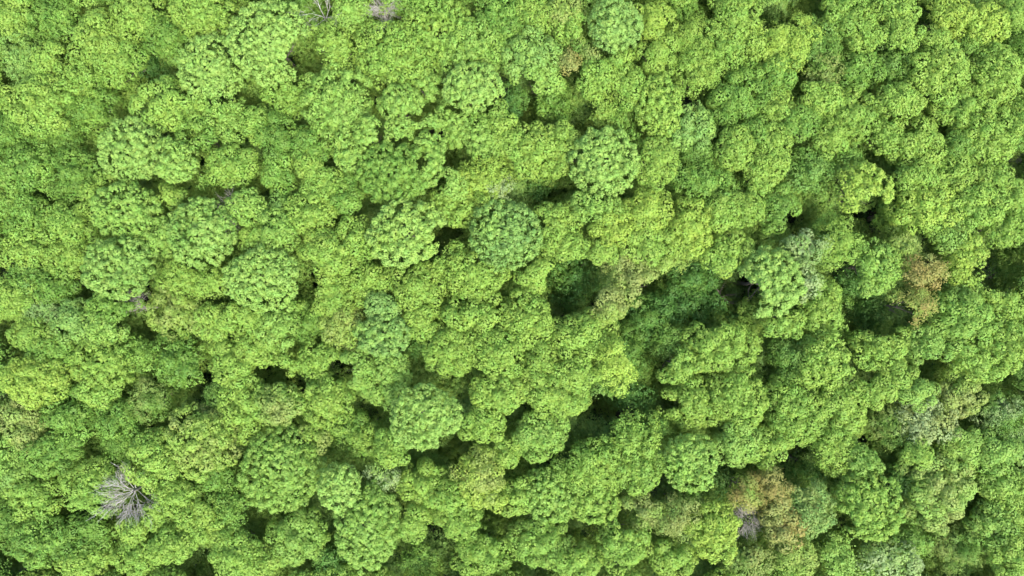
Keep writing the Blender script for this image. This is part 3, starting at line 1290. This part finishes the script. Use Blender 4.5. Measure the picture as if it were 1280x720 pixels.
def dead_tree(px, py, top, seed, label, wood, n_limb, reach, fan, spread, twigs, rr=0.04, cat='dead tree'):
    """trunk foot seen at px,py of the photo; the limbs fan out towards direction fan (+- spread)"""
    g = np.random.default_rng(seed)
    x, y = world_at(px, py, top - 2)
    gz = float(ground_z(x, y))
    root = thing('dead_tree', (x, y, gz), label, cat)
    H = top - gz
    parts = []
    zs = [-0.4, H * 0.3, H * 0.6, H - 3.2]
    rs = [0.3, 0.24, 0.19, 0.14]
    for a in range(3):
        parts.append(tube((0, 0, zs[a]), (0.05 * a, 0, zs[a + 1]), rs[a], rs[a + 1], 8))
    v, f = merge(parts); link('trunk', mesh_from('trunk', v, f, wood), root)
    tw = []
    for k in range(n_limb):
        a = fan + (k / max(1, n_limb - 1) - 0.5) * 2 * spread + g.normal(0, 0.1)
        L = reach * g.uniform(0.7, 1.1)
        d = unit(np.array([math.cos(a), math.sin(a), g.uniform(0.35, 1.0)]))
        parts = []
        b = np.array([0.1, 0, H - 3.2 - g.uniform(0, 0.9)])
        limb(parts, b, d, L * 0.75, rr * g.uniform(0.8, 1.25), 2, g, 0.33, 0.02, 5, 0.012)
        v, f = merge(parts); link('limb', mesh_from('limb', v, f, wood), root)
        for s in range(twigs):
            t = g.uniform(0.35, 1.0)
            e = unit(d + g.normal(0, 0.42, 3))
            limb(tw, b + d * L * t + g.normal(0, 0.25, 3), e, g.uniform(0.7, 1.4), 0.022, 1, g, 0.5, 0.05, 3, 0.007)
    if tw:
        v, f = merge(tw); link('twigs', mesh_from('twigs', v, f, TWIG), root)
    return root


dead_tree(160, 617, CANOPY + 1.2, 61, 'bare grey dead tree with white limbs fanning out, in the lower left corner', DEAD, 11, 3.5, math.radians(215), math.radians(120), 12)
dead_tree(402, 18, CANOPY + 0.3, 67, 'bare white forked branches over the dark opening right of the round top left crown', DEAD, 5, 3.0, math.radians(110), math.radians(110), 2)
dead_tree(935, 650, CANOPY - 0.6, 71, 'grey leafless treetop of fine twigs just below the russet crowns', TWIG, 6, 1.5, math.radians(260), math.radians(150), 22, 0.018)
dead_tree(478, 9, CANOPY + 0.4, 73, 'small brownish grey leafless treetop at the upper edge of the photo', TWIG, 6, 1.4, 0.0, math.radians(170), 18, 0.03)
dead_tree(285, 262, CANOPY + 0.2, 79, 'pale grey twiggy treetop between light green crowns in the left half', DEAD, 6, 1.8, math.radians(300), math.radians(150), 12, 0.03)
dead_tree(168, 385, CANOPY - 1.5, 83, 'narrow grey leafless treetop in the cleft left of the reddish tinted crown', TWIG, 5, 1.4, math.radians(90), math.radians(80), 16, 0.03)

# ------------------------------------------------------------------ light, sky, camera
SUN_EL = math.radians(60)
SUN_AZ = math.radians(150)          # compass bearing, clockwise from the photograph's upward direction
w = bpy.data.worlds.new('World'); scene.world = w; w.use_nodes = True
nt = w.node_tree
bg = nt.nodes['Background']
sky = nt.nodes.new('ShaderNodeTexSky'); sky.sky_type = 'NISHITA'; sky.sun_disc = False
sky.sun_elevation = SUN_EL; sky.sun_rotation = SUN_AZ
sky.dust_density = 3.0; sky.air_density = 1.0
nt.links.new(sky.outputs['Color'], bg.inputs['Color'])
bg.inputs['Strength'].default_value = 0.15
sd = bpy.data.lights.new('sun', 'SUN'); sd.energy = 2.1; sd.angle = math.radians(14.0); sd.color = (1.0, 0.97, 0.90)
so = bpy.data.objects.new('sun', sd); COL.objects.link(so)
dirv = np.array([math.sin(SUN_AZ) * math.cos(SUN_EL), math.cos(SUN_AZ) * math.cos(SUN_EL), math.sin(SUN_EL)])
from mathutils import Vector
so.rotation_euler = Vector(dirv.tolist()).to_track_quat('Z', 'Y').to_euler()
so.location = (40, -70, 90)

cam = bpy.data.cameras.new('camera'); cam.sensor_width = 36; cam.lens = 36 * F_PX / 1280
cam.clip_start = 0.5; cam.clip_end = 6000
co = bpy.data.objects.new('camera', cam); COL.objects.link(co)
co.location = (0, 0, CAM_Z); co.rotation_euler = (0, 0, 0)
scene.camera = co
scene.render.engine = 'CYCLES'
scene.cycles.max_bounces = 12; scene.cycles.diffuse_bounces = 6; scene.cycles.transmission_bounces = 8
scene.view_settings.view_transform = 'Standard'; scene.view_settings.look = 'None'
scene.view_settings.exposure = EXPOSURE; scene.view_settings.gamma = 1
scene.view_settings.use_curve_mapping = False
